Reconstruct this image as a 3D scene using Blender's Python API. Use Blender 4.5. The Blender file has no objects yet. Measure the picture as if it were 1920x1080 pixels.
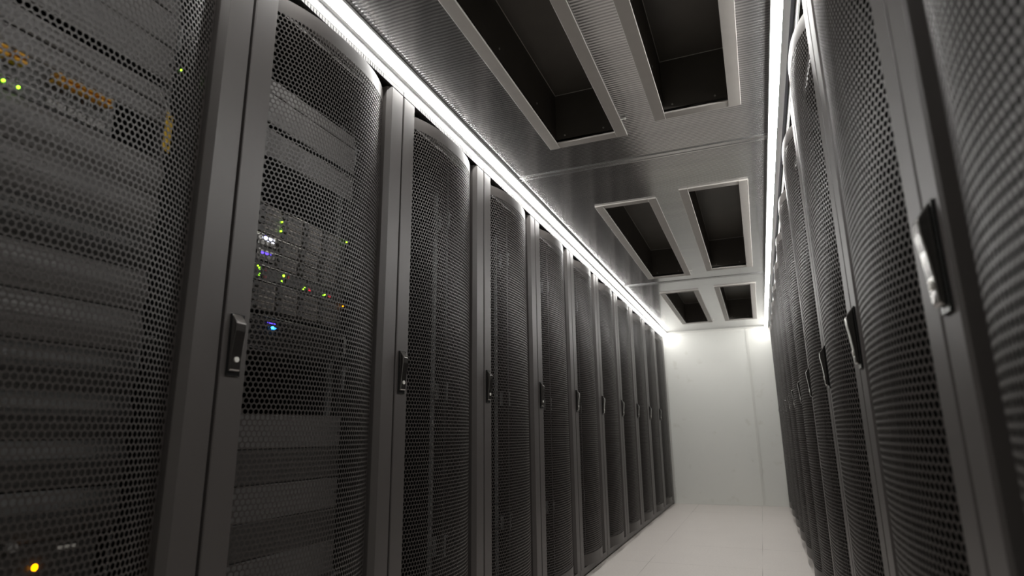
import bpy, math, random
from mathutils import Matrix, Vector

random.seed(7)
scene = bpy.context.scene

# ---------------------------------------------------------------- camera
cam_data = bpy.data.cameras.new('camera')
cam = bpy.data.objects.new('camera', cam_data)
scene.collection.objects.link(cam)
CR = Vector((0.9278, 0.3729, -0.0117)).normalized()
CB = Vector((0.3599, -0.9029, -0.2350))
CB = (CB - CB.dot(CR) * CR).normalized()
CU = CB.cross(CR)
m = Matrix((CR, CU, CB)).transposed().to_4x4()
m.translation = Vector((0.0, 0.0, 0.8532))
cam.matrix_world = m
cam_data.sensor_width = 36.0
cam_data.lens = 21.288
cam_data.clip_start = 0.01
cam_data.dof.use_dof = True
cam_data.dof.focus_distance = 2.6
cam_data.dof.aperture_fstop = 3.0
scene.camera = cam

# ---------------------------------------------------------------- world and exposure
world = bpy.data.worlds.new('world')
scene.world = world
world.use_nodes = True
world.node_tree.nodes['Background'].inputs[0].default_value = (0.5, 0.5, 0.5, 1)
world.node_tree.nodes['Background'].inputs[1].default_value = 0.0
vs = scene.view_settings
vs.view_transform = 'Standard'
vs.look = 'None'
vs.gamma = 1.0
vs.use_curve_mapping = False
vs.exposure = 0.0
LED_POWER = 50.0

# ---------------------------------------------------------------- dimensions
XL, XR, YB, ZC = -1.0875, 0.222, 8.078, 2.130
YS = -0.6                # where the light strips start, behind the camera
PITCH = 0.7
L0 = 0.991               # first seam of the left row in view
R0 = 0.892

# ---------------------------------------------------------------- materials
def new_mat(name):
    mt = bpy.data.materials.new(name)
    mt.use_nodes = True
    nt = mt.node_tree
    return mt, nt, nt.nodes['Principled BSDF']

def simple(name, col, rough=0.5, metal=0.0, noise=0.0, nscale=40.0, bump=0.0, spec=0.5):
    mt, nt, b = new_mat(name)
    b.inputs['Roughness'].default_value = rough
    b.inputs['Metallic'].default_value = metal
    b.inputs['Specular IOR Level'].default_value = spec
    tc = nt.nodes.new('ShaderNodeTexCoord')
    nz = nt.nodes.new('ShaderNodeTexNoise')
    nz.inputs['Scale'].default_value = nscale
    nz.inputs['Detail'].default_value = 3
    nt.links.new(tc.outputs['Object'], nz.inputs['Vector'])
    mx = nt.nodes.new('ShaderNodeMix'); mx.data_type = 'RGBA'
    k = noise
    mx.inputs['A'].default_value = (*[c * (1 - k) for c in col], 1)
    mx.inputs['B'].default_value = (*[min(1, c * (1 + k)) for c in col], 1)
    nt.links.new(nz.outputs['Fac'], mx.inputs['Factor'])
    nt.links.new(mx.outputs['Result'], b.inputs['Base Color'])
    if bump:
        bp = nt.nodes.new('ShaderNodeBump')
        bp.inputs['Strength'].default_value = bump
        bp.inputs['Distance'].default_value = 0.0005
        nt.links.new(nz.outputs['Fac'], bp.inputs['Height'])
        nt.links.new(bp.outputs['Normal'], b.inputs['Normal'])
    return mt

def glow(name, col, strength):
    mt, nt, b = new_mat(name)
    b.inputs['Base Color'].default_value = (*col, 1)
    b.inputs['Emission Color'].default_value = (*col, 1)
    b.inputs['Emission Strength'].default_value = strength
    return mt

M = {}
M['paint'] = simple('rack_paint', (0.071, 0.064, 0.061), 0.42, 0.0, 0.06, 300, 0.25)
M['mesh'] = simple('perforated_steel', (0.049, 0.043, 0.040), 0.42, 0.0, 0.05, 200)
M['grille'] = simple('roof_grille_dimmed', (0.030, 0.029, 0.028), 0.5, 0.0, 0.05, 200)  # rack paint darkened in the colour to tame the light strip's close glare
M['inner'] = simple('rack_interior_black', (0.018, 0.017, 0.017), 0.5, 0.0, 0.1, 60)
M['black'] = simple('handle_black', (0.010, 0.010, 0.010), 0.22, 0.0, 0.1, 80)
M['lever'] = simple('handle_lever_dark', (0.32, 0.31, 0.30), 0.16, 1.0, 0.1, 80)
M['chrome'] = simple('lock_chrome', (0.80, 0.79, 0.74), 0.45, 0.35, 0.05, 50)
M['zinc'] = simple('zinc_rail', (0.88, 0.90, 0.90), 0.25, 0.55, 0.15, 90)
M['blank'] = simple('blanking_panel_grey', (0.155, 0.148, 0.144), 0.5, 0.0, 0.05, 90)
M['blank_dark'] = simple('blanking_panel_black', (0.07, 0.066, 0.063), 0.5, 0.0, 0.05, 90)
M['chassis'] = simple('server_chassis', (0.06, 0.058, 0.056), 0.45, 0.3, 0.1, 60)
M['caddy'] = simple('drive_caddy', (0.25, 0.225, 0.20), 0.4, 0.2, 0.2, 120)
M['edge'] = simple('server_edge_steel', (0.6, 0.58, 0.54), 0.35, 0.9, 0.1, 100)
M['port'] = simple('port_housing', (0.30, 0.29, 0.28), 0.45, 0.2, 0.15, 120)
M['amber_tab'] = simple('amber_pull_tab', (0.85, 0.42, 0.03), 0.45, 0.0, 0.1, 100)
M['tag'] = simple('yellow_tag', (0.80, 0.50, 0.05), 0.6, 0.0, 0.12, 150)
M['red'] = simple('red_button', (0.5, 0.04, 0.05), 0.4)
M['label'] = simple('white_label', (0.7, 0.68, 0.64), 0.6)
M['cable'] = simple('grey_cable', (0.28, 0.28, 0.28), 0.5)
M['alu'] = simple('fixture_aluminium', (0.50, 0.50, 0.50), 0.4, 0.1, 0.03, 60)
M['alu_dark'] = simple('fixture_base_grey', (0.13, 0.13, 0.15), 0.4, 0.5, 0.03, 60)
M['frame'] = simple('vent_frame_paint', (0.50, 0.475, 0.445), 0.5, 0.0, 0.06, 30)
M['duct'] = simple('duct_black_sheet', (0.105, 0.095, 0.082), 0.45, 0.0, 0.25, 6)
M['led'] = glow('led_diffuser', (1.0, 0.985, 0.955), LED_POWER)
M['g_green'] = glow('led_green', (0.35, 1.0, 0.02), 7.0)
M['g_blue'] = glow('led_blue', (0.02, 0.30, 1.0), 14.0)
M['g_violet'] = glow('display_violet', (0.12, 0.06, 1.0), 2.5)
M['g_white'] = glow('display_white', (0.8, 0.82, 1.0), 2.2)
M['g_red'] = glow('led_red', (0.9, 0.02, 0.05), 0.9)
M['g_amber'] = glow('led_amber', (1.0, 0.33, 0.0), 6.0)

# ribbed, brushed, mirror-like ceiling sheet: ridges run across the aisle
def ceiling_material():
    mt, nt, b = new_mat('ribbed_metal_sheet')
    b.inputs['Metallic'].default_value = 0.82
    b.inputs['Roughness'].default_value = 0.12
    geo = nt.nodes.new('ShaderNodeNewGeometry')
    sep = nt.nodes.new('ShaderNodeSeparateXYZ')
    nt.links.new(geo.outputs['Position'], sep.inputs[0])
    # ribs
    mul = nt.nodes.new('ShaderNodeMath'); mul.operation = 'MULTIPLY'
    mul.inputs[1].default_value = 2 * math.pi / 0.0145
    nt.links.new(sep.outputs['Y'], mul.inputs[0])
    sn = nt.nodes.new('ShaderNodeMath'); sn.operation = 'SINE'
    nt.links.new(mul.outputs[0], sn.inputs[0])
    # fine brushing along x
    mp = nt.nodes.new('ShaderNodeMapping')
    mp.inputs['Scale'].default_value = (1.0, 16.0, 1.0)
    nt.links.new(geo.outputs['Position'], mp.inputs['Vector'])
    nz = nt.nodes.new('ShaderNodeTexNoise')
    nz.inputs['Scale'].default_value = 1.0
    nz.inputs['Detail'].default_value = 2
    nz.inputs['Roughness'].default_value = 0.6
    nt.links.new(mp.outputs[0], nz.inputs['Vector'])
    cs = nt.nodes.new('ShaderNodeMath'); cs.operation = 'COSINE'
    nt.links.new(mul.outputs[0], cs.inputs[0])
    sl = nt.nodes.new('ShaderNodeMath'); sl.operation = 'MULTIPLY'; sl.inputs[1].default_value = 0.05
    nt.links.new(cs.outputs[0], sl.inputs[0])
    cb = nt.nodes.new('ShaderNodeCombineXYZ'); cb.inputs['Z'].default_value = -1.0
    nt.links.new(sl.outputs[0], cb.inputs['Y'])
    nm = nt.nodes.new('ShaderNodeVectorMath'); nm.operation = 'NORMALIZE'
    nt.links.new(cb.outputs[0], nm.inputs[0])
    b2 = nt.nodes.new('ShaderNodeBump')
    b2.inputs['Strength'].default_value = 1.0
    b2.inputs['Distance'].default_value = 0.0004
    nt.links.new(nz.outputs['Fac'], b2.inputs['Height'])
    nt.links.new(nm.outputs[0], b2.inputs['Normal'])
    nt.links.new(b2.outputs['Normal'], b.inputs['Normal'])
    # broad smudges in the reflectivity
    n2 = nt.nodes.new('ShaderNodeTexNoise')
    n2.inputs['Scale'].default_value = 1.0
    mp2 = nt.nodes.new('ShaderNodeMapping')
    mp2.inputs['Scale'].default_value = (1.2, 14.0, 1.0)
    nt.links.new(geo.outputs['Position'], mp2.inputs['Vector'])
    nt.links.new(mp2.outputs[0], n2.inputs['Vector'])
    mx = nt.nodes.new('ShaderNodeMix'); mx.data_type = 'RGBA'
    mx.inputs['A'].default_value = (0.40, 0.40, 0.405, 1)
    mx.inputs['B'].default_value = (0.56, 0.555, 0.55, 1)
    nt.links.new(n2.outputs['Fac'], mx.inputs['Factor'])
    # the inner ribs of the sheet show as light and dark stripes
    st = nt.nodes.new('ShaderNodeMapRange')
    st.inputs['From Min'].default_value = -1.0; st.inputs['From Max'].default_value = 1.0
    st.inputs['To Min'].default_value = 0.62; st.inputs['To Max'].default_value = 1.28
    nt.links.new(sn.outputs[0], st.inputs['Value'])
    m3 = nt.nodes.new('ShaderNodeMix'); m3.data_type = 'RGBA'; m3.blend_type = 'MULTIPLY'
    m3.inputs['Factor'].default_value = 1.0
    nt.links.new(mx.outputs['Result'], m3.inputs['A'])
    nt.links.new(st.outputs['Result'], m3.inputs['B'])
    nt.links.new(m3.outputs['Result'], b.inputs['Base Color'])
    return mt
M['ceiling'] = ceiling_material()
M['joint'] = simple('ceiling_joint_metal', (0.62, 0.62, 0.62), 0.25, 1.0, 0.1, 20)

def wall_material():
    mt, nt, b = new_mat('white_wall_panel')
    b.inputs['Roughness'].default_value = 0.38
    geo = nt.nodes.new('ShaderNodeNewGeometry')
    n1 = nt.nodes.new('ShaderNodeTexNoise'); n1.inputs['Scale'].default_value = 1.5; n1.inputs['Detail'].default_value = 5
    nt.links.new(geo.outputs['Position'], n1.inputs['Vector'])
    mx = nt.nodes.new('ShaderNodeMix'); mx.data_type = 'RGBA'
    mx.inputs['A'].default_value = (0.70, 0.71, 0.67, 1)
    mx.inputs['B'].default_value = (0.78, 0.78, 0.74, 1)
    nt.links.new(n1.outputs['Fac'], mx.inputs['Factor'])
    # scuffs: sparse faint marks
    n3 = nt.nodes.new('ShaderNodeTexNoise'); n3.inputs['Scale'].default_value = 9.0; n3.inputs['Detail'].default_value = 6
    nt.links.new(geo.outputs['Position'], n3.inputs['Vector'])
    rp = nt.nodes.new('ShaderNodeValToRGB')
    rp.color_ramp.elements[0].position = 0.62; rp.color_ramp.elements[0].color = (1, 1, 1, 1)
    rp.color_ramp.elements[1].position = 0.78; rp.color_ramp.elements[1].color = (0.88, 0.87, 0.84, 1)
    nt.links.new(n3.outputs['Fac'], rp.inputs['Fac'])
    m2 = nt.nodes.new('ShaderNodeMix'); m2.data_type = 'RGBA'; m2.blend_type = 'MULTIPLY'
    m2.inputs['Factor'].default_value = 1.0
    nt.links.new(mx.outputs['Result'], m2.inputs['A'])
    nt.links.new(rp.outputs['Color'], m2.inputs['B'])
    nt.links.new(m2.outputs['Result'], b.inputs['Base Color'])
    return mt
M['wall'] = wall_material()
M['joint_strip'] = simple('wall_joint_strip', (0.67, 0.67, 0.63), 0.45, 0.0, 0.03, 20)
M['wall_trim'] = simple('white_trim', (0.74, 0.74, 0.70), 0.4, 0.0, 0.03, 20)

def floor_material():
    mt, nt, b = new_mat('speckled_floor_tile')
    b.inputs['Roughness'].default_value = 0.42
    b.inputs['Specular IOR Level'].default_value = 0.35
    geo = nt.nodes.new('ShaderNodeNewGeometry')
    n1 = nt.nodes.new('ShaderNodeTexNoise'); n1.inputs['Scale'].default_value = 90; n1.inputs['Detail'].default_value = 3
    n2 = nt.nodes.new('ShaderNodeTexNoise'); n2.inputs['Scale'].default_value = 3.5; n2.inputs['Detail'].default_value = 5
    nt.links.new(geo.outputs['Position'], n1.inputs['Vector'])
    nt.links.new(geo.outputs['Position'], n2.inputs['Vector'])
    mx = nt.nodes.new('ShaderNodeMix'); mx.data_type = 'RGBA'
    mx.inputs['A'].default_value = (0.60, 0.555, 0.51, 1)
    mx.inputs['B'].default_value = (0.78, 0.73, 0.69, 1)
    nt.links.new(n1.outputs['Fac'], mx.inputs['Factor'])
    m2 = nt.nodes.new('ShaderNodeMix'); m2.data_type = 'RGBA'; m2.blend_type = 'MULTIPLY'
    m2.inputs['Factor'].default_value = 0.30
    nt.links.new(mx.outputs['Result'], m2.inputs['A'])
    nt.links.new(n2.outputs['Color'], m2.inputs['B'])
    rp = nt.nodes.new('ShaderNodeMix'); rp.data_type = 'RGBA'
    rp.inputs['A'].default_value = (0.8, 0.8, 0.8, 1); rp.inputs['B'].default_value = (1, 1, 1, 1)
    nt.links.new(n2.outputs['Fac'], rp.inputs['Factor'])
    nt.links.new(rp.outputs['Result'], m2.inputs['B'])
    # tile joints every 0.717 m
    sep = nt.nodes.new('ShaderNodeSeparateXYZ')
    nt.links.new(geo.outputs['Position'], sep.inputs[0])
    masks = []
    for ax, off in (('X', 0.083), ('Y', -4.46)):
        a = nt.nodes.new('ShaderNodeMath'); a.operation = 'ADD'; a.inputs[1].default_value = off + 0.717 * 20
        nt.links.new(sep.outputs[ax], a.inputs[0])
        f = nt.nodes.new('ShaderNodeMath'); f.operation = 'PINGPONG'; f.inputs[1].default_value = 0.3585
        nt.links.new(a.outputs[0], f.inputs[0])
        c = nt.nodes.new('ShaderNodeMath'); c.operation = 'LESS_THAN'; c.inputs[1].default_value = 0.0016
        nt.links.new(f.outputs[0], c.inputs[0])
        masks.append(c)
    mxm = nt.nodes.new('ShaderNodeMath'); mxm.operation = 'MAXIMUM'
    nt.links.new(masks[0].outputs[0], mxm.inputs[0]); nt.links.new(masks[1].outputs[0], mxm.inputs[1])
    n4 = nt.nodes.new('ShaderNodeTexNoise'); n4.inputs['Scale'].default_value = 0.9
    nt.links.new(geo.outputs['Position'], n4.inputs['Vector'])
    st = nt.nodes.new('ShaderNodeMapRange'); st.inputs['From Min'].default_value = 0.42; st.inputs['From Max'].default_value = 0.6
    st.inputs['To Min'].default_value = 0.08; st.inputs['To Max'].default_value = 0.75
    nt.links.new(n4.outputs['Fac'], st.inputs['Value'])
    mm = nt.nodes.new('ShaderNodeMath'); mm.operation = 'MULTIPLY'
    nt.links.new(mxm.outputs[0], mm.inputs[0]); nt.links.new(st.outputs['Result'], mm.inputs[1])
    m3 = nt.nodes.new('ShaderNodeMix'); m3.data_type = 'RGBA'
    nt.links.new(mm.outputs[0], m3.inputs['Factor'])
    nt.links.new(m2.outputs['Result'], m3.inputs['A'])
    m3.inputs['B'].default_value = (0.20, 0.18, 0.15, 1)
    nt.links.new(m3.outputs['Result'], b.inputs['Base Color'])
    return mt
M['floor'] = floor_material()

# ---------------------------------------------------------------- mesh helpers
class MB:
    """collects vertices and faces of one mesh"""
    def __init__(self):
        self.v = []; self.f = []; self.mi = []
    def box(self, x0, x1, y0, y1, z0, z1, mi=0):
        n = len(self.v)
        self.v += [(x0,y0,z0),(x1,y0,z0),(x1,y1,z0),(x0,y1,z0),(x0,y0,z1),(x1,y0,z1),(x1,y1,z1),(x0,y1,z1)]
        self.f += [(n,n+3,n+2,n+1),(n+4,n+5,n+6,n+7),(n,n+1,n+5,n+4),(n+1,n+2,n+6,n+5),(n+2,n+3,n+7,n+6),(n+3,n,n+4,n+7)]
        self.mi += [mi]*6
        return self
    def prism_z(self, poly, z0, z1, mi=0):
        """poly: (x, y) counter-clockwise, extruded along z"""
        n = len(self.v); k = len(poly)
        self.v += [(x,y,z0) for x,y in poly] + [(x,y,z1) for x,y in poly]
        self.f.append(tuple(n+i for i in reversed(range(k)))); self.mi.append(mi)
        self.f.append(tuple(n+k+i for i in range(k))); self.mi.append(mi)
        for i in range(k):
            j = (i+1) % k
            self.f.append((n+i, n+j, n+k+j, n+k+i)); self.mi.append(mi)
        return self
    def prism_y(self, poly, y0, y1, mi=0):
        """poly: (x, z), extruded along y"""
        n = len(self.v); k = len(poly)
        self.v += [(x,y0,z) for x,z in poly] + [(x,y1,z) for x,z in poly]
        self.f.append(tuple(n+i for i in range(k))); self.mi.append(mi)
        self.f.append(tuple(n+k+i for i in reversed(range(k)))); self.mi.append(mi)
        for i in range(k):
            j = (i+1) % k
            self.f.append((n+j, n+i, n+k+i, n+k+j)); self.mi.append(mi)
        return self
    def tube(self, pts, r, seg=8, mi=0):
        pts = [Vector(p) for p in pts]; n = len(self.v)
        for i, p in enumerate(pts):
            d = (pts[min(i+1, len(pts)-1)] - pts[max(i-1, 0)]).normalized()
            a = Vector((0,0,1)) if abs(d.z) < 0.9 else Vector((1,0,0))
            s = d.cross(a).normalized(); t = s.cross(d)
            for j in range(seg):
                an = 2*math.pi*j/seg
                self.v.append(tuple(p + r*(math.cos(an)*s + math.sin(an)*t)))
        for i in range(len(pts)-1):
            for j in range(seg):
                a = n+i*seg+j; b = n+i*seg+(j+1) % seg
                self.f.append((a, b, b+seg, a+seg)); self.mi.append(mi)
        self.f.append(tuple(n+j for j in reversed(range(seg)))); self.mi.append(mi)
        e = n+(len(pts)-1)*seg
        self.f.append(tuple(e+j for j in range(seg))); self.mi.append(mi)
        return self
    def build(self, name, mat, parent=None, smooth=False, bevel=0.0):
        me = bpy.data.meshes.new(name)
        me.from_pydata(self.v, [], self.f)
        mats = mat if isinstance(mat, (list, tuple)) else [mat]
        for mm in mats: me.materials.append(mm)
        me.polygons.foreach_set('material_index', self.mi)
        if smooth: me.polygons.foreach_set('use_smooth', [True]*len(self.f))
        me.update()
        o = bpy.data.objects.new(name, me)
        scene.collection.objects.link(o)
        if parent is not None: o.parent = parent
        if bevel:
            bv = o.modifiers.new('bevel', 'BEVEL'); bv.width = bevel; bv.segments = 2; bv.limit_method = 'ANGLE'
        return o

def tag(o, label, cat, group=None, kind=None):
    o['label'] = label; o['category'] = cat
    if group: o['group'] = group
    if kind: o['kind'] = kind
    return o

def structure(o):
    o['kind'] = 'structure'
    return o

def thing(name, label, cat, loc=(0,0,0), rz=0.0, group=None):
    o = bpy.data.objects.new(name, None)
    o.empty_display_size = 0.05
    scene.collection.objects.link(o)
    o.location = loc; o.rotation_euler = (0, 0, rz)
    return tag(o, label, cat, group)

def copy_tree(o, parent=None):
    c = o.copy(); scene.collection.objects.link(c)
    if parent is not None: c.parent = parent
    for ch in o.children: copy_tree(ch, c)
    return c

# ---------------------------------------------------------------- room shell
XW0, XW1, YW0 = -2.30, 1.42, -1.6
structure(MB().box(XW0, XW1, YW0, YB+0.1, -0.06, 0.0).build('floor', M['floor']))
structure(MB().box(XW0, XW1, YB, YB+0.1, 0.0, 2.60).build('wall_back', M['wall']))
structure(MB().box(XW0, XW1, YW0-0.1, YW0, 0.0, 2.60).build('wall_front', M['wall']))
structure(MB().box(XW0-0.1, XW0, YW0, YB, 0.0, 2.60).build('wall_left', M['wall']))
structure(MB().box(XW1, XW1+0.1, YW0, YB, 0.0, 2.60).build('wall_right', M['wall']))

# vent openings (outer frame rectangle x0, x1, y0, y1)
VENTS = [
    (-0.775, -0.420, 0.60, 2.445), (-0.290, 0.050, 0.55, 2.365),
    (-0.770, -0.420, 3.235, 5.075), (-0.290, 0.060, 3.170, 4.995),
    (-0.765, -0.415, 5.655, 7.470), (-0.275, 0.075, 5.590, 7.460)]
FW = 0.046
# ceiling sheet with real rectangular openings, built from strips
def ceiling():
    mb = MB()
    xs = sorted({XW0, XW1, *[v for a in VENTS for v in (a[0]+FW-.004, a[1]-FW+.004)]})
    ys = sorted({YW0, YB, *[v for a in VENTS for v in (a[2]+FW-.004, a[3]-FW+.004)]})
    for i in range(len(xs)-1):
        for j in range(len(ys)-1):
            cx, cy = (xs[i]+xs[i+1])/2, (ys[j]+ys[j+1])/2
            if any(a[0]+FW-.004 < cx < a[1]-FW+.004 and a[2]+FW-.004 < cy < a[3]-FW+.004 for a in VENTS): continue
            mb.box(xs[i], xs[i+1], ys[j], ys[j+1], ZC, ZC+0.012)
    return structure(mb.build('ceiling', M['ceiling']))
ceiling()

# joints of the ceiling sheets
for i, y in enumerate((2.715, 5.27)):
    mb = MB()
    mb.box(-1.035, 0.155, y-0.022, y-0.012, ZC-0.004, ZC)
    mb.box(-1.035, 0.155, y-0.012, y+0.012, ZC-0.0015, ZC)
    mb.box(-1.035, 0.155, y+0.012, y+0.020, ZC-0.004, ZC)
    structure(mb.build('trim_%d' % (i+1), M['joint']))
# angle along the top of the end wall, strip at its joint, skirting
mb = MB()
mb.box(XL+0.002, XR-0.002, YB-0.004, YB-0.0002, 2.084, ZC)
mb.box(XL+0.002, XR-0.002, YB-0.030, YB-0.004, 2.112, 2.116)
structure(mb.build('trim_3', M['wall_trim']))
structure(MB().box(-0.072, -0.046, YB-0.006, YB-0.0002, 0.014, 2.083).build('trim_4', M['joint_strip']))
structure(MB().box(XL+0.002, XR-0.002, YB-0.008, YB-0.0002, 0.0005, 0.013).build('baseboard_back', M['wall_trim']))
# fascias above the racks
structure(MB().box(XL-0.02, XL, YS, YB-0.001, 2.0695, ZC).build('trim_5', M['alu']))
structure(MB().box(XR, XR+0.02, YS, YB-0.001, 2.0695, ZC).build('trim_6', M['alu']))
# dark end fillers between the last racks and the wall
structure(MB().box(XL-0.9, XL-0.004, L0+PITCH*10+0.001, YB-0.001, 0.0, 2.068).build('trim_7', M['paint']))
structure(MB().box(XR+0.004, XR+0.9, R0+PITCH*10+0.001, YB-0.001, 0.0, 2.068).build('trim_8', M['paint']))

# ---------------------------------------------------------------- ceiling vents
def vent(rect, label):
    x0, x1, y0, y1 = rect
    t = thing('ceiling_vent', label, 'vent', ((x0+x1)/2, (y0+y1)/2, ZC), 0, 'framed openings in the ribbed ceiling')
    hx, hy = (x1-x0)/2, (y1-y0)/2
    zb = -0.009
    for s in (-1, 1):
        a, b = sorted((s*hx, s*(hx-FW)))
        MB().box(a, b, -hy, hy, zb, -0.0002).build('frame_bar', M['frame'], t, bevel=0.0012)
    for s in (-1, 1):
        a, b = sorted((s*hy, s*(hy-FW)))
        MB().box(-hx+FW+.0005, hx-FW-.0005, a, b, zb+0.001, -0.0002).build('frame_bar', M['frame'], t, bevel=0.0012)
    ix, iy = hx-FW+.004, hy-FW+.004
    H = 0.235
    mb = MB()
    th = 0.004
    mb.box(-ix-th, -ix, -iy-th, iy+th, 0.0125, H)
    mb.box(ix, ix+th, -iy-th, iy+th, 0.0125, H)
    mb.box(-ix, ix, -iy-th, -iy, 0.0125, H)
    mb.box(-ix, ix, iy, iy+th, 0.0125, H)
    mb.box(-ix-th, ix+th, -iy-th, iy+th, H, H+th)
    duct = mb.build('duct_box', M['duct'], t)
    # bright folded seams along the top corners of the duct
    mb = MB()
    mb.box(-ix, -ix+0.0025, -iy, iy, H-0.0025, H)
    mb.box(-ix, ix, iy-0.0025, iy, H-0.0025, H)
    mb.build('folded_seam', M['frame'], duct)
    for yy in (-iy*0.2, iy*0.25, iy*0.7):
        MB().tube([(-ix, yy, 0.054), (-ix+0.003, yy, 0.054)], 0.004, 8).build('screw', M['frame'], duct)
    for xx in (-ix*0.7, ix*0.6):
        MB().tube([(xx, iy, 0.029), (xx, iy-0.003, 0.029)], 0.004, 8).build('screw', M['frame'], duct)
    return t, hx, hy
names_v = [
    'large framed ceiling opening nearest the camera, on the left racks side',
    'large framed ceiling opening nearest the camera on the right, beside the right light strip',
    'framed ceiling opening just beyond the first ceiling joint, on the left',
    'framed ceiling opening just beyond the first ceiling joint, on the right',
    'framed ceiling opening closest to the white end wall, on the left racks side',
    'framed ceiling opening closest to the white end wall, on the right racks side']
for i, r in enumerate(VENTS):
    t, hx, hy = vent(r, names_v[i])
    if i % 2 == 0:
        MB().tube([(hx-0.002, hy-0.15, -0.008), (hx+0.024, hy-0.15, -0.008)], 0.0025, 8)\
            .tube([(hx+0.016, hy-0.15, -0.008), (hx+0.022, hy-0.15, -0.008)], 0.0045, 8).build('latch_pin', M['chrome'], t)

# ---------------------------------------------------------------- light strips
def light_strip(x_c, sx, label):
    """sx = +1: aisle lies towards +x"""
    t = thing('led_light_strip', label, 'light', (x_c, (YS+YB)/2, ZC), 0, 'continuous light strips above the racks')
    ly = (YB-YS)/2 - 0.012
    r, zc = 0.0130, -0.0215
    # half-round diffuser aimed down and out into the aisle, in lengths so the light is sampled well
    aim = math.radians(-28)
    arc = [(sx*r*math.cos(aim+math.radians(d)), zc+r*math.sin(aim+math.radians(d))) for d in range(-95, 96, 19)]
    L = 180
    v, f = [], []
    for i in range(L+1):
        v += [(x, -ly+2*ly*i/L, z) for x, z in arc]
    n = len(arc)
    for i in range(L):
        for k in range(n-1):
            a = i*n+k
            q = (a, a+n, a+n+1, a+1)
            f.append(q if sx > 0 else q[::-1])
    for e in (0, L):
        f.append(tuple(e*n+k for k in range(n)))
    mb = MB(); mb.v = v; mb.f = f; mb.mi = [0]*len(f)
    mb.build('diffuser', M['led'], t)
    e2, e1 = arc[0], arc[-1]
    xb = -0.0262 if sx > 0 else 0.030
    poly = [e2, e1, (e1[0], -0.0112), (xb, -0.0112), (xb, zc-0.006)]
    MB().prism_y(poly, -ly, ly).build('housing', M['alu'], t)
    b0, b1 = (-0.0265, 0.019) if sx > 0 else (-0.019, 0.044)
    MB().box(b0, b1, -ly, ly, -0.0110, -0.0005).build('base_rail', M['alu_dark'], t)
    a, b = (b1+0.0002, b1+0.0055) if sx > 0 else (b0-0.0055, b0-0.0002)
    MB().box(a, b, -ly, ly, -0.0140, -0.0005).build('edge_lip', M['alu'], t)
    mb = MB()
    for s in (-1, 1):
        a, b = sorted((s*ly, s*(ly+0.010)))
        mb.box(-0.014, 0.014, a, b, -0.038, -0.0005)
    mb.build('end_cap', M['alu'], t)
light_strip(-1.0600, 1, 'bright white light strip running along the top of the left rack row')
light_strip(0.1765, -1, 'bright white light strip running along the top of the right rack row')

# ---------------------------------------------------------------- server rack (local frame: +x to the aisle, y along the row, handle at low y)
W = PITCH - 0.003
Z_TOP = 2.050
def panel_x(y):
    y0, y1 = 0.0795, 0.6120
    t = min(1.0, abs((y-(y0+y1)/2)/((y1-y0)/2)))
    return -0.030 + 0.054*(1-t**2.6)

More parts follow.
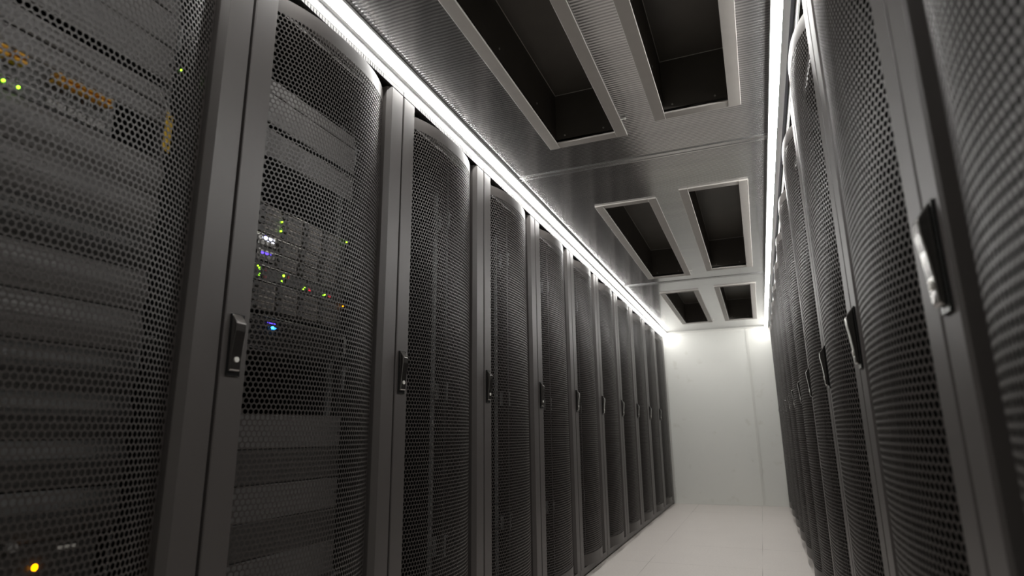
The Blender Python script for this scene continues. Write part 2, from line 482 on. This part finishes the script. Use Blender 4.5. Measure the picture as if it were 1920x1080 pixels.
def perforated_panel(parent):
    y0, y1 = 0.0795, 0.6120
    pz0, pz1 = 0.056, 2.028
    py0, py1 = 0.0925, 0.6065
    nc, nr = 44, 149
    dz = 0.0125
    hz0 = 0.118; hz1 = hz0 + nr*dz
    dy = (py1-py0)/(nc+0.5)
    th = 0.0009
    v, f = [], []
    ry, rz = dy*0.435, dz*0.465
    hol = [(math.cos(math.pi/8+math.pi/4*k), math.sin(math.pi/8+math.pi/4*k)) for k in range(8)]
    for r in range(nr):
        zc = hz0 + (r+0.5)*dz
        off = 0.5*dy if r % 2 else 0.0
        for c in range(nc):
            ya = py0 + off + c*dy; yb = ya + dy; yc = (ya+yb)/2
            xa, xb = panel_x(ya), panel_x(yb)
            n = len(v)
            def X(y): return xa + (xb-xa)*(y-ya)/dy
            v += [(xb, yb, zc+dz/2), (xa, ya, zc+dz/2), (xa, ya, zc-dz/2), (xb, yb, zc-dz/2)]
            ring = [(yc+ry*a, zc+rz*b) for a, b in hol]
            v += [(X(y), y, z) for y, z in ring]
            v += [(X(y)-th, y, z) for y, z in ring]
            # hole points: 0,1 top right.. going ccw (y right, z up)
            h = n+4
            f += [(n+0, n+1, h+2, h+1), (n+1, h+3, h+2), (n+1, n+2, h+4, h+3), (n+2, h+5, h+4),
                  (n+2, n+3, h+6, h+5), (n+3, h+7, h+6), (n+3, n+0, h+0, h+7), (n+0, h+1, h+0)]
            g = h+8
            for k in range(8):
                k2 = (k+1) % 8
                f.append((h+k, h+k2, g+k2, g+k))
        # half-cell fillers at the row ends
        for (a, b) in (((py0, py0+off), (py0+off+nc*dy, py1))):
            if b-a > 1e-5:
                n = len(v)
                v += [(panel_x(a), a, zc-dz/2), (panel_x(b), b, zc-dz/2), (panel_x(b), b, zc+dz/2), (panel_x(a), a, zc+dz/2)]
                f.append((n, n+1, n+2, n+3))
    # solid margins
    def strip(ya, yb, za, zb, k):
        for i in range(k):
            a = ya+(yb-ya)*i/k; b = ya+(yb-ya)*(i+1)/k
            n = len(v)
            v.extend([(panel_x(a), a, za), (panel_x(b), b, za), (panel_x(b), b, zb), (panel_x(a), a, zb)])
            f.append((n, n+1, n+2, n+3))
    strip(y0, py0, pz0, pz1, 3); strip(py1, y1, pz0, pz1, 3)
    strip(py0, py1, pz0, hz0, 44); strip(py0, py1, hz1, pz1, 44)
    # folded lips along top and bottom edge
    for zz, s in ((pz1, 1), (pz0, -1)):
        for i in range(44):
            a = y0+(y1-y0)*i/44; b = y0+(y1-y0)*(i+1)/44
            n = len(v)
            q = [(panel_x(a), a, zz), (panel_x(b), b, zz), (panel_x(b)-0.014, b, zz), (panel_x(a)-0.014, a, zz)]
            if s < 0: q = q[::-1]
            v.extend(q); f.append((n, n+1, n+2, n+3))
    mb = MB(); mb.v = v; mb.f = f; mb.mi = [0]*len(f)
    return mb.build('perforated_panel', M['mesh'], parent)

def make_handle(parent):
    z0, z1 = 0.987, 1.127
    hd = MB()
    hd.box(0.0002, 0.0042, 0.0175, 0.0565, z0, z1)
    h = hd.build('handle', M['black'], parent, bevel=0.0012)
    # swing lever: wedge head on top, slim body below, pressed to the plate
    prof = [(0.0043, z1-0.001), (0.0195, z1-0.022), (0.0195, z1-0.040), (0.0165, z1-0.062), (0.0135, z1-0.095), (0.0125, z0+0.014), (0.0090, z0+0.010), (0.0043, z0+0.010)]
    lv = MB().prism_y(prof, 0.0195, 0.0485).build('lever', M['lever'], h, bevel=0.0015)
    mb = MB()
    mb.tube([(0.0120, 0.034, z0+0.036), (0.0152, 0.034, z0+0.036)], 0.0062, 16)
    mb.build('lock_cylinder', M['chrome'], h)
    mb = MB()
    for i in range(4):
        mb.box(0.0110, 0.0137, 0.027, 0.041, z0+0.0145+i*0.003, z0+0.0160+i*0.003)
    mb.build('embossed_plate', M['lever'], h)
    return h

def make_rack(label, group, zinc_rails=False):
    t = thing('server_rack', label, 'server rack', (0, 0, 0), 0, group)
    # cabinet: open-fronted shell
    d = -1.02
    cb = MB()
    cb.box(d, -0.050, 0.003, 0.006, 0.014, Z_TOP)
    cb.box(d, -0.050, W-0.003, W, 0.014, Z_TOP)
    cb.box(d, d+0.003, 0.006, W-0.003, 0.014, Z_TOP)
    cb.box(d, -0.044, 0.003, W, Z_TOP, 2.0665)
    cb.box(d, -0.044, 0.003, W, 0.0, 0.040)
    cb.box(-0.070, -0.044, 0.003, 0.070, 0.040, Z_TOP)
    cb.box(-0.070, -0.044, W-0.072, W, 0.040, Z_TOP)
    cb.build('cabinet', M['inner'], t)
    # plinth
    MB().box(-0.044, -0.003, 0.001, W, 0.014, 0.052).build('plinth', M['paint'], t, bevel=0.001)
    # roof grille: thin strip with vertical slots
    g = MB()
    z0, z1 = 2.0525, 2.0685
    g.box(-0.012, -0.001, 0.001, 0.118, z0, z1)
    g.box(-0.012, -0.001, 0.578, W, z0, z1)
    k = 36; p = (0.578-0.118)/k
    for i in range(k):
        g.box(-0.012, -0.001, 0.118+i*p+0.0022, 0.118+(i+1)*p, z0, z1)
    g.box(-0.040, -0.012, 0.003, W, z1-0.003, z1)
    g.build('roof_grille', M['grille'], t)
    # door frame: two stiles with inward chamfers, top and bottom rails behind the panel
    db = MB()
    zb, zt = 0.054, 2.0485
    db.prism_z([(-0.042, 0.0035), (-0.002, 0.0035), (0, 0.0055), (0, 0.0735), (-0.0045, 0.0775), (-0.042, 0.0785)], zb, zt)
    db.prism_z([(-0.042, 0.6130), (-0.019, 0.6130), (-0.0165, 0.6135), (0, 0.6260), (0, W-0.004), (-0.002, W-0.002), (-0.042, W-0.002)], zb, zt)
    db.box(-0.042, -0.036, 0.0785, 0.6130, zt-0.050, zt)
    db.box(-0.042, -0.036, 0.0785, 0.6130, zb, zb+0.050)
    door = db.build('door', M['paint'], t, bevel=0.0006)
    door['label'] = 'bowed perforated steel door between flat stiles'
    perforated_panel(door)
    make_handle(t)
    # mounting rails
    for yy, s in ((0.1045, 1), (0.5935, -1)):
        rl = MB()
        a, b = sorted((yy-0.0*s, yy+0.003*s))
        rl.box(-0.160, -0.127, a, b, 0.041, 2.045)
        a, b = sorted((yy, yy+0.018*s))
        rl.box(-0.131, -0.127, a, b, 0.041, 2.045)
        rl.build('mounting_rail', M['inner'], t)
    st = MB().box(-0.236, -0.224, 0.652, 0.655, 0.06, 1.965).box(-0.2255, -0.2235, 0.655, 0.670, 0.06, 1.965)
    o = st.build('cable_support', M['zinc'], t)
    o['label'] = 'silver vertical support strip'
    # cable hooks on the far side
    for zz in (0.42, 1.035, 1.80):
        hk = MB()
        hk.box(-0.185, -0.128, 0.606, 0.609, zz-0.035, zz+0.035)
        hk.box(-0.185, -0.150, 0.609, 0.660, zz+0.030, zz+0.033)
        hk.tube([(-0.140, 0.612, zz+0.035), (-0.140, 0.650, zz+0.038), (-0.175, 0.668, zz+0.030), (-0.182, 0.668, zz-0.028)], 0.0022, 6)
        hk.build('cable_hook', M['zinc'], t)
    return t

GL, GR = 'server racks of the left row', 'server racks of the right row'
base = make_rack('x', GL, True)

ordinal = ['first', 'second', 'third', 'fourth', 'fifth', 'sixth', 'seventh', 'eighth', 'ninth', 'tenth', 'eleventh']
lab_left = [
    'server rack cut off by left picture edge, orange-tipped port panel behind its door',
    'dark grey server rack with green, blue and violet lit servers behind its perforated door',
    'server rack with long bright silver rail inside, right after the rack of lit servers',
    'dark grey server rack with a thinner silver rail inside, third in line before the fifth left rack',
]
lab_left[3] = 'dark grey server rack in the left row, second one beyond the rack of lit servers'
def left_label(i):
    if i < 4: return lab_left[i]
    if i == 10: return 'last server rack of the left row, touching the filler at the white end wall'
    return 'dark grey empty server rack, %s of the left row counted from the camera' % ordinal[i]
def right_label(i):
    if i == 0: return 'blurred dark grey server rack cut off by the right picture edge'
    if i == 1: return 'blurred dark grey server rack in right row, just past the large blurred black handle'
    if i == 10: return 'last dark grey server rack of the right row beside the white end wall'
    return 'dark grey perforated server rack, %s of the right row counted from the camera' % ordinal[i]

racks_l = []
for i in range(11):
    t = base if i == 0 else copy_tree(base)
    t.location = (XL, L0 + PITCH*(i-1) + 0.0015, 0.0)
    t['label'] = left_label(i)
    racks_l.append(t)
for i in range(11):
    t = copy_tree(base)
    t.location = (XR, R0 + PITCH*i - 0.0015, 0.0)
    t.rotation_euler = (0, 0, math.pi)
    t['label'] = right_label(i); t['group'] = GR
    for ch in t.children:
        if ch.name.startswith('cable_support') and 'label' in ch: del ch['label']

# supports in the less lit racks: their shade is put in as black colour
shaded_rail = None
def darken(t):
    global shaded_rail
    for ch in t.children:
        if ch.name.startswith('cable_support') and ch.data.materials[0] == M['zinc']:
            if shaded_rail is None:
                shaded_rail = ch.data.copy(); shaded_rail.materials[0] = M['inner']
            ch.data = shaded_rail
            if 'label' in ch: del ch['label']
for t in racks_l[4:]: darken(t)
for o in list(scene.objects):
    if o.name.startswith('server_rack') and o.get('group') == GR: darken(o)

# ---------------------------------------------------------------- equipment in the two nearest left racks
FX = XL - 0.1245          # front face of the rails
def u_origin(rack_i, z):
    return (FX, L0 + PITCH*(rack_i-1) + 0.349, z)
HW = 0.2430

def blank_panel(rack_i, z0, z1, mat, label, curved=False, group=None):
    t = thing('blanking_panel', label, 'panel', u_origin(rack_i, z0), 0, group)
    h = z1-z0-0.0015
    if curved:
        n = 8
        prof = [(0.0, 0.0)] + [(0.004+0.016*math.sin(math.pi*k/n), h*k/n) for k in range(n+1)] + [(0.0, h)]
    else:
        prof = [(0.0, 0.0), (0.0012, 0.0), (0.0030, 0.002), (0.0030, h-0.002), (0.0012, h), (0.0, h)]
    o = MB().prism_y(prof, -HW, HW).build('face_plate', mat, t)
    for s in (-1, 1):
        MB().tube([(0.0031, s*(HW-0.009), h*0.5), (0.006, s*(HW-0.009), h*0.5)], 0.003, 8).build('screw', M['lever'], t)
    return t

GP0 = 'blanking panels in the rack of lit servers'
blank_panel(1, 1.770+0.045, 1.770+0.089, M['blank'], 'narrow grey blanking panel at the top of the rack with lit servers', False, GP0)
blank_panel(1, 1.722, 1.814, M['blank'], 'grey blanking panel second from the top in the rack with lit servers', False, GP0)
blank_panel(1, 1.622, 1.706, M['blank'], 'grey blanking panel third from the top, above the dark gap over the lit servers', False, GP0)
zz = 0.9125
for i in range(9):
    nm = ['grey blanking panel directly below the dark gap under the lit servers',
          'black blanking panel, second below the dark gap under the lit servers',
          'grey blanking panel, third below the dark gap under the lit servers',
          'black blanking panel, fourth below the dark gap under the lit servers',
          'grey blanking panel, fifth below the dark gap under the lit servers'][i] if i < 5 else \
         'low dark blanking panel in the lit-server rack, %s below the dark gap' % ordinal[i]
    blank_panel(1, zz-0.0880, zz, M['blank'] if i % 2 == 0 else M['blank_dark'], nm, False, GP0)
    zz -= 0.0885

GP1 = 'rounded blanking panels in the leftmost rack'
zz = 1.470
for i in range(9):
    blank_panel(0, zz-0.0870, zz, M['blank'] if i in (0, 1, 3, 4) else M['chassis'],
                'rounded grey blanking panel, %s below the orange-tipped port panel' % ordinal[i], True, GP1)
    zz -= 0.0880
for i, (a, b) in enumerate(((1.555, 1.598), (1.600, 1.643), (1.665, 1.752), (1.754, 1.841), (1.843, 1.886), (1.930, 2.010))):
    blank_panel(0, a, b, M['blank'], 'flat grey blanking panel, %s above the orange-tipped port panel' % ordinal[i], False, GP1)

# --- servers of rack 1; helper draws in local coordinates (x out, y, z from the bottom of the unit)
def yl(y): return y - (L0 + 0.349)
def chassis(name, label, cat, z0, z1, rack_i=1, mat='chassis', depth=0.45):
    t = thing(name, label, cat, u_origin(rack_i, z0), 0)
    h = z1-z0-0.001
    MB().box(-depth, 0.002, -0.218, 0.218, 0.0005, h).build('chassis', M[mat], t)
    for s in (-1, 1):
        a, b = sorted((s*0.2185, s*0.2425))
        MB().box(0.0002, 0.004, a, b, 0.001, h-0.001).build('rack_ear', M['lever'], t)
    MB().box(-0.02, 0.0065, -0.2180, 0.2180, h-0.0004, h+0.0008).build('top_lip', M['edge'], t)
    return t, h

def caddies(t, ys, dw, rows, h, z_off=0.003, name='drive_caddy'):
    rh = (h-0.004-z_off)/rows
    for y in ys:
        for r in range(rows):
            mb = MB()
            z = z_off + r*rh
            w = dw*0.5-0.0015
            mb.box(0.0022, 0.0060, y-w, y+w, z+0.001, z+rh-0.001, 0)
            mb.box(0.0060, 0.0100, y-w, y-w*0.45, z+0.003, z+rh-0.003, 1)
            mb.box(0.0061, 0.0066, y-w*0.3, y+w*0.9, z+rh*0.25, z+rh*0.7, 1)
            mb.build(name, [M['caddy'], M['chassis']], t)

def dot(t, name, mat, pts, r=0.0028, x=0.0065):
    for (y, z) in pts:
        mb = MB(); mb.tube([(x-0.004, y, z), (x, y, z)], r, 8)
        mb.build(name, M[mat], t)

# storage shelf on top
t, h = chassis('disk_shelf', 'top disk shelf of the lit stack, with grey caddies and small green lights', 'disk shelf', 1.3935, 1.4790)
caddies(t, [yl(1.135+0.0875*k) for k in range(5)], 0.086, 4, h)
dot(t, 'status_light', 'g_green', [(yl(1.2640), 0.024), (yl(1.2640), 0.030), (yl(1.2655), 0.052)], 0.0018, 0.0115)
dot(t, 'status_light', 'g_green', [(yl(1.5570), 0.078)], 0.0020, 0.0115)
# two units with lit displays
for k, (a, b, wmat, lab) in enumerate(((1.3500, 1.3925, 'g_white', 'slim server whose left front shows a bright white lit display'),
                                       (1.3070, 1.3490, 'g_violet', 'slim server whose left front shows a violet lit display'))):
    t, h = chassis('rack_server', lab, 'server', a, b, mat='chassis')
    t['group'] = 'slim servers with lit displays'
    caddies(t, [yl(1.300+0.0875*j) for j in range(4)], 0.080, 2, h)
    MB().box(0.0022, 0.0075, yl(1.186), yl(1.250), 0.012, h-0.003).build('display_bezel', M['lever'], t)
    if k == 0:
        MB().box(0.0076, 0.0082, yl(1.200), yl(1.244), h-0.0175, h-0.0055).build('display', M['g_white'], t)
        MB().box(0.0076, 0.0083, yl(1.2005), yl(1.212), h-0.0052, h-0.0030).build('indicator_bar', M['g_violet'], t)
        MB().box(0.0066, 0.0086, yl(1.180), yl(1.199), h-0.0075, h-0.0035).build('bezel_edge', M['edge'], t)
    else:
        MB().box(0.0076, 0.0082, yl(1.2005), yl(1.236), h-0.0125, h-0.0065).build('display', M['g_violet'], t)
        MB().box(0.0066, 0.0086, yl(1.180), yl(1.240), h-0.0045, h-0.0020).build('bezel_edge', M['edge'], t)
# unit with the row of green lights
t, h = chassis('rack_server', 'server with a row of green lights and red squares in the lit stack', 'server', 1.2655, 1.3060)
for j in range(5):
    y = yl(1.125+0.0880*j)
    MB().box(0.0022, 0.0050, y+0.002, y+0.084, 0.003, h-0.003).build('power_module', M['chassis'], t, bevel=0.001)
dot(t, 'status_light', 'g_green', [(yl(1.2016), 0.0285), (yl(1.2035), 0.0120), (yl(1.2920), 0.0290), (yl(1.3800), 0.0125), (yl(1.4693), 0.0125)], 0.0034)
dot(t, 'status_light', 'g_green', [(yl(1.2860), 0.0125), (yl(1.2900), 0.0100), (yl(1.3745), 0.0085), (yl(1.4640), 0.0085), (yl(1.195), 0.034)], 0.0016)
for y, z in ((1.2230, 0.030), (1.2230, 0.010), (1.3120, 0.029), (1.4010, 0.0125), (1.4922, 0.0125)):
    MB().box(0.0051, 0.0068, yl(y)-0.0042, yl(y)+0.0042, z-0.0040, z+0.0040).build('release_button', M['g_red'] if y > 1.4 else M['red'], t)
# four-row disk shelf
t, h = chassis('disk_shelf', 'tall disk shelf with four rows of caddies, under the row of green lights', 'disk shelf', 1.1840, 1.2645)
caddies(t, [yl(1.135+0.0875*k) for k in range(5)], 0.086, 4, h)
dot(t, 'status_light', 'g_amber', [(yl(1.5575), h-0.006)], 0.0022, 0.0115)
# server with mesh bezel and blue light
t, h = chassis('rack_server', 'large server with mesh bezel, blue light and grab handles at stack bottom', 'server', 1.0800, 1.1700)
bz = MB()
for r in range(9):
    for c in range(40):
        y = -0.190 + c*0.0095 + (0.0047 if r % 2 else 0)
        z = 0.008 + r*0.0085
        bz.box(0.0045, 0.0060, y, y+0.0075, z, z+0.0022)
        bz.box(0.0045, 0.0060, y, y+0.0015, z, z+0.0085)
bz.build('bezel_mesh', M['lever'], t)
for s in (-1, 1):
    y = s*0.2080
    MB().tube([(0.004, y, 0.014), (0.026, y, 0.016), (0.030, y, 0.022), (0.030, y, h-0.022), (0.026, y, h-0.016), (0.004, y, h-0.014)], 0.004, 8).build('grab_handle', M['port'], t)
dot(t, 'status_light', 'g_blue', [(yl(1.2655), 0.0625), (yl(1.2735), 0.0625)], 0.0038, 0.0075)
MB().box(0.0061, 0.0068, yl(1.245), yl(1.275), 0.0725, 0.0745).build('indicator_bar', M['g_violet'], t)

# --- leftmost rack: port panel, switch, tag
def ylm(y): return y - (L0 - PITCH + 0.349)
t = thing('patch_panel', 'port panel with orange-tipped plugs and two green lights in leftmost rack', 'patch panel', u_origin(0, 1.4715), 0)
MB().box(-0.25, 0.002, -0.2180, 0.1270, 0.0005, 0.0815).build('chassis', M['chassis'], t)
for blk, (ys0, n) in enumerate(((0.4550, 5), (0.6440, 6))):
    for j in range(n):
        y = ylm(ys0 + j*(0.0300 if blk == 0 else 0.0195))
        w = 0.012 if blk == 0 else 0.0078
        for zz2 in (0.054, 0.066):
            MB().prism_y([(0.003, zz2-0.003), (0.026, zz2-0.004), (0.028, zz2-0.001), (0.026, zz2+0.003), (0.003, zz2+0.003)], y-w, y+w-0.003).build('pull_tab', M['amber_tab'], t)
        MB().box(0.0022, 0.006, y-w, y+w, 0.003, 0.018).build('port', M['port'], t)
        MB().tube([(0.010, y, 0.052), (0.022, y, 0.040), (0.022, y, 0.020), (0.010, y, 0.010)], 0.0016, 6).build('patch_cable', M['cable'], t)
MB().box(0.0022, 0.0045, ylm(0.44), ylm(0.755), 0.022, 0.0245).build('port_divider', M['port'], t)
dot(t, 'status_light', 'g_green', [(ylm(0.563), 0.012), (ylm(0.587), 0.012)], 0.0023, 0.0085)

t = thing('cable_tag', 'yellow tag hanging inside the leftmost rack door', 'tag', (XL-0.060, 0.8465, 1.463), 0.35)
MB().box(-0.0006, 0.0006, -0.012, 0.012, 0.0, 0.088).build('tag_sheet', M['tag'], t)
mb = MB()
for (y, z, w) in ((-0.004, 0.014, 0.006), (0.0045, 0.0125, 0.005), (0.0, 0.075, 0.008)):
    mb.box(0.0007, 0.0010, y-w/2, y+w/2, z, z+0.0045)
mb.build('printed_mark', M['black'], t)
MB().tube([(0.0, 0.0, 0.087), (-0.008, -0.002, 0.105), (-0.026, -0.004, 0.140)], 0.0008, 6).build('tie_wire', M['chrome'], t)
t = thing('indicator_lamp', 'tiny green lamp above the yellow tag in the leftmost rack', 'lamp', (XL-0.106, 0.893, 1.701), 0)
MB().box(-0.014, 0.0, -0.008, 0.008, -0.010, 0.010).build('lamp_housing', M['inner'], t)
MB().tube([(0.0, 0, 0), (0.003, 0, 0)], 0.0020, 8).build('lens', M['g_green'], t)

t, h = chassis('network_switch', 'switch with metal connectors and an orange light low in the leftmost rack', 'switch', 0.600, 0.6890, rack_i=0)
for y in (0.672, 0.705):
    MB().tube([(0.0022, ylm(y), 0.076), (0.016, ylm(y), 0.076)], 0.0085, 10).build('connector', M['port'], t)
dot(t, 'status_light', 'g_amber', [(ylm(0.752), 0.036)], 0.0058, 0.0075)
MB().box(0.0066, 0.0072, ylm(0.800)-0.016, ylm(0.800)+0.016, 0.060, 0.066).build('paper_label', M['label'], t)
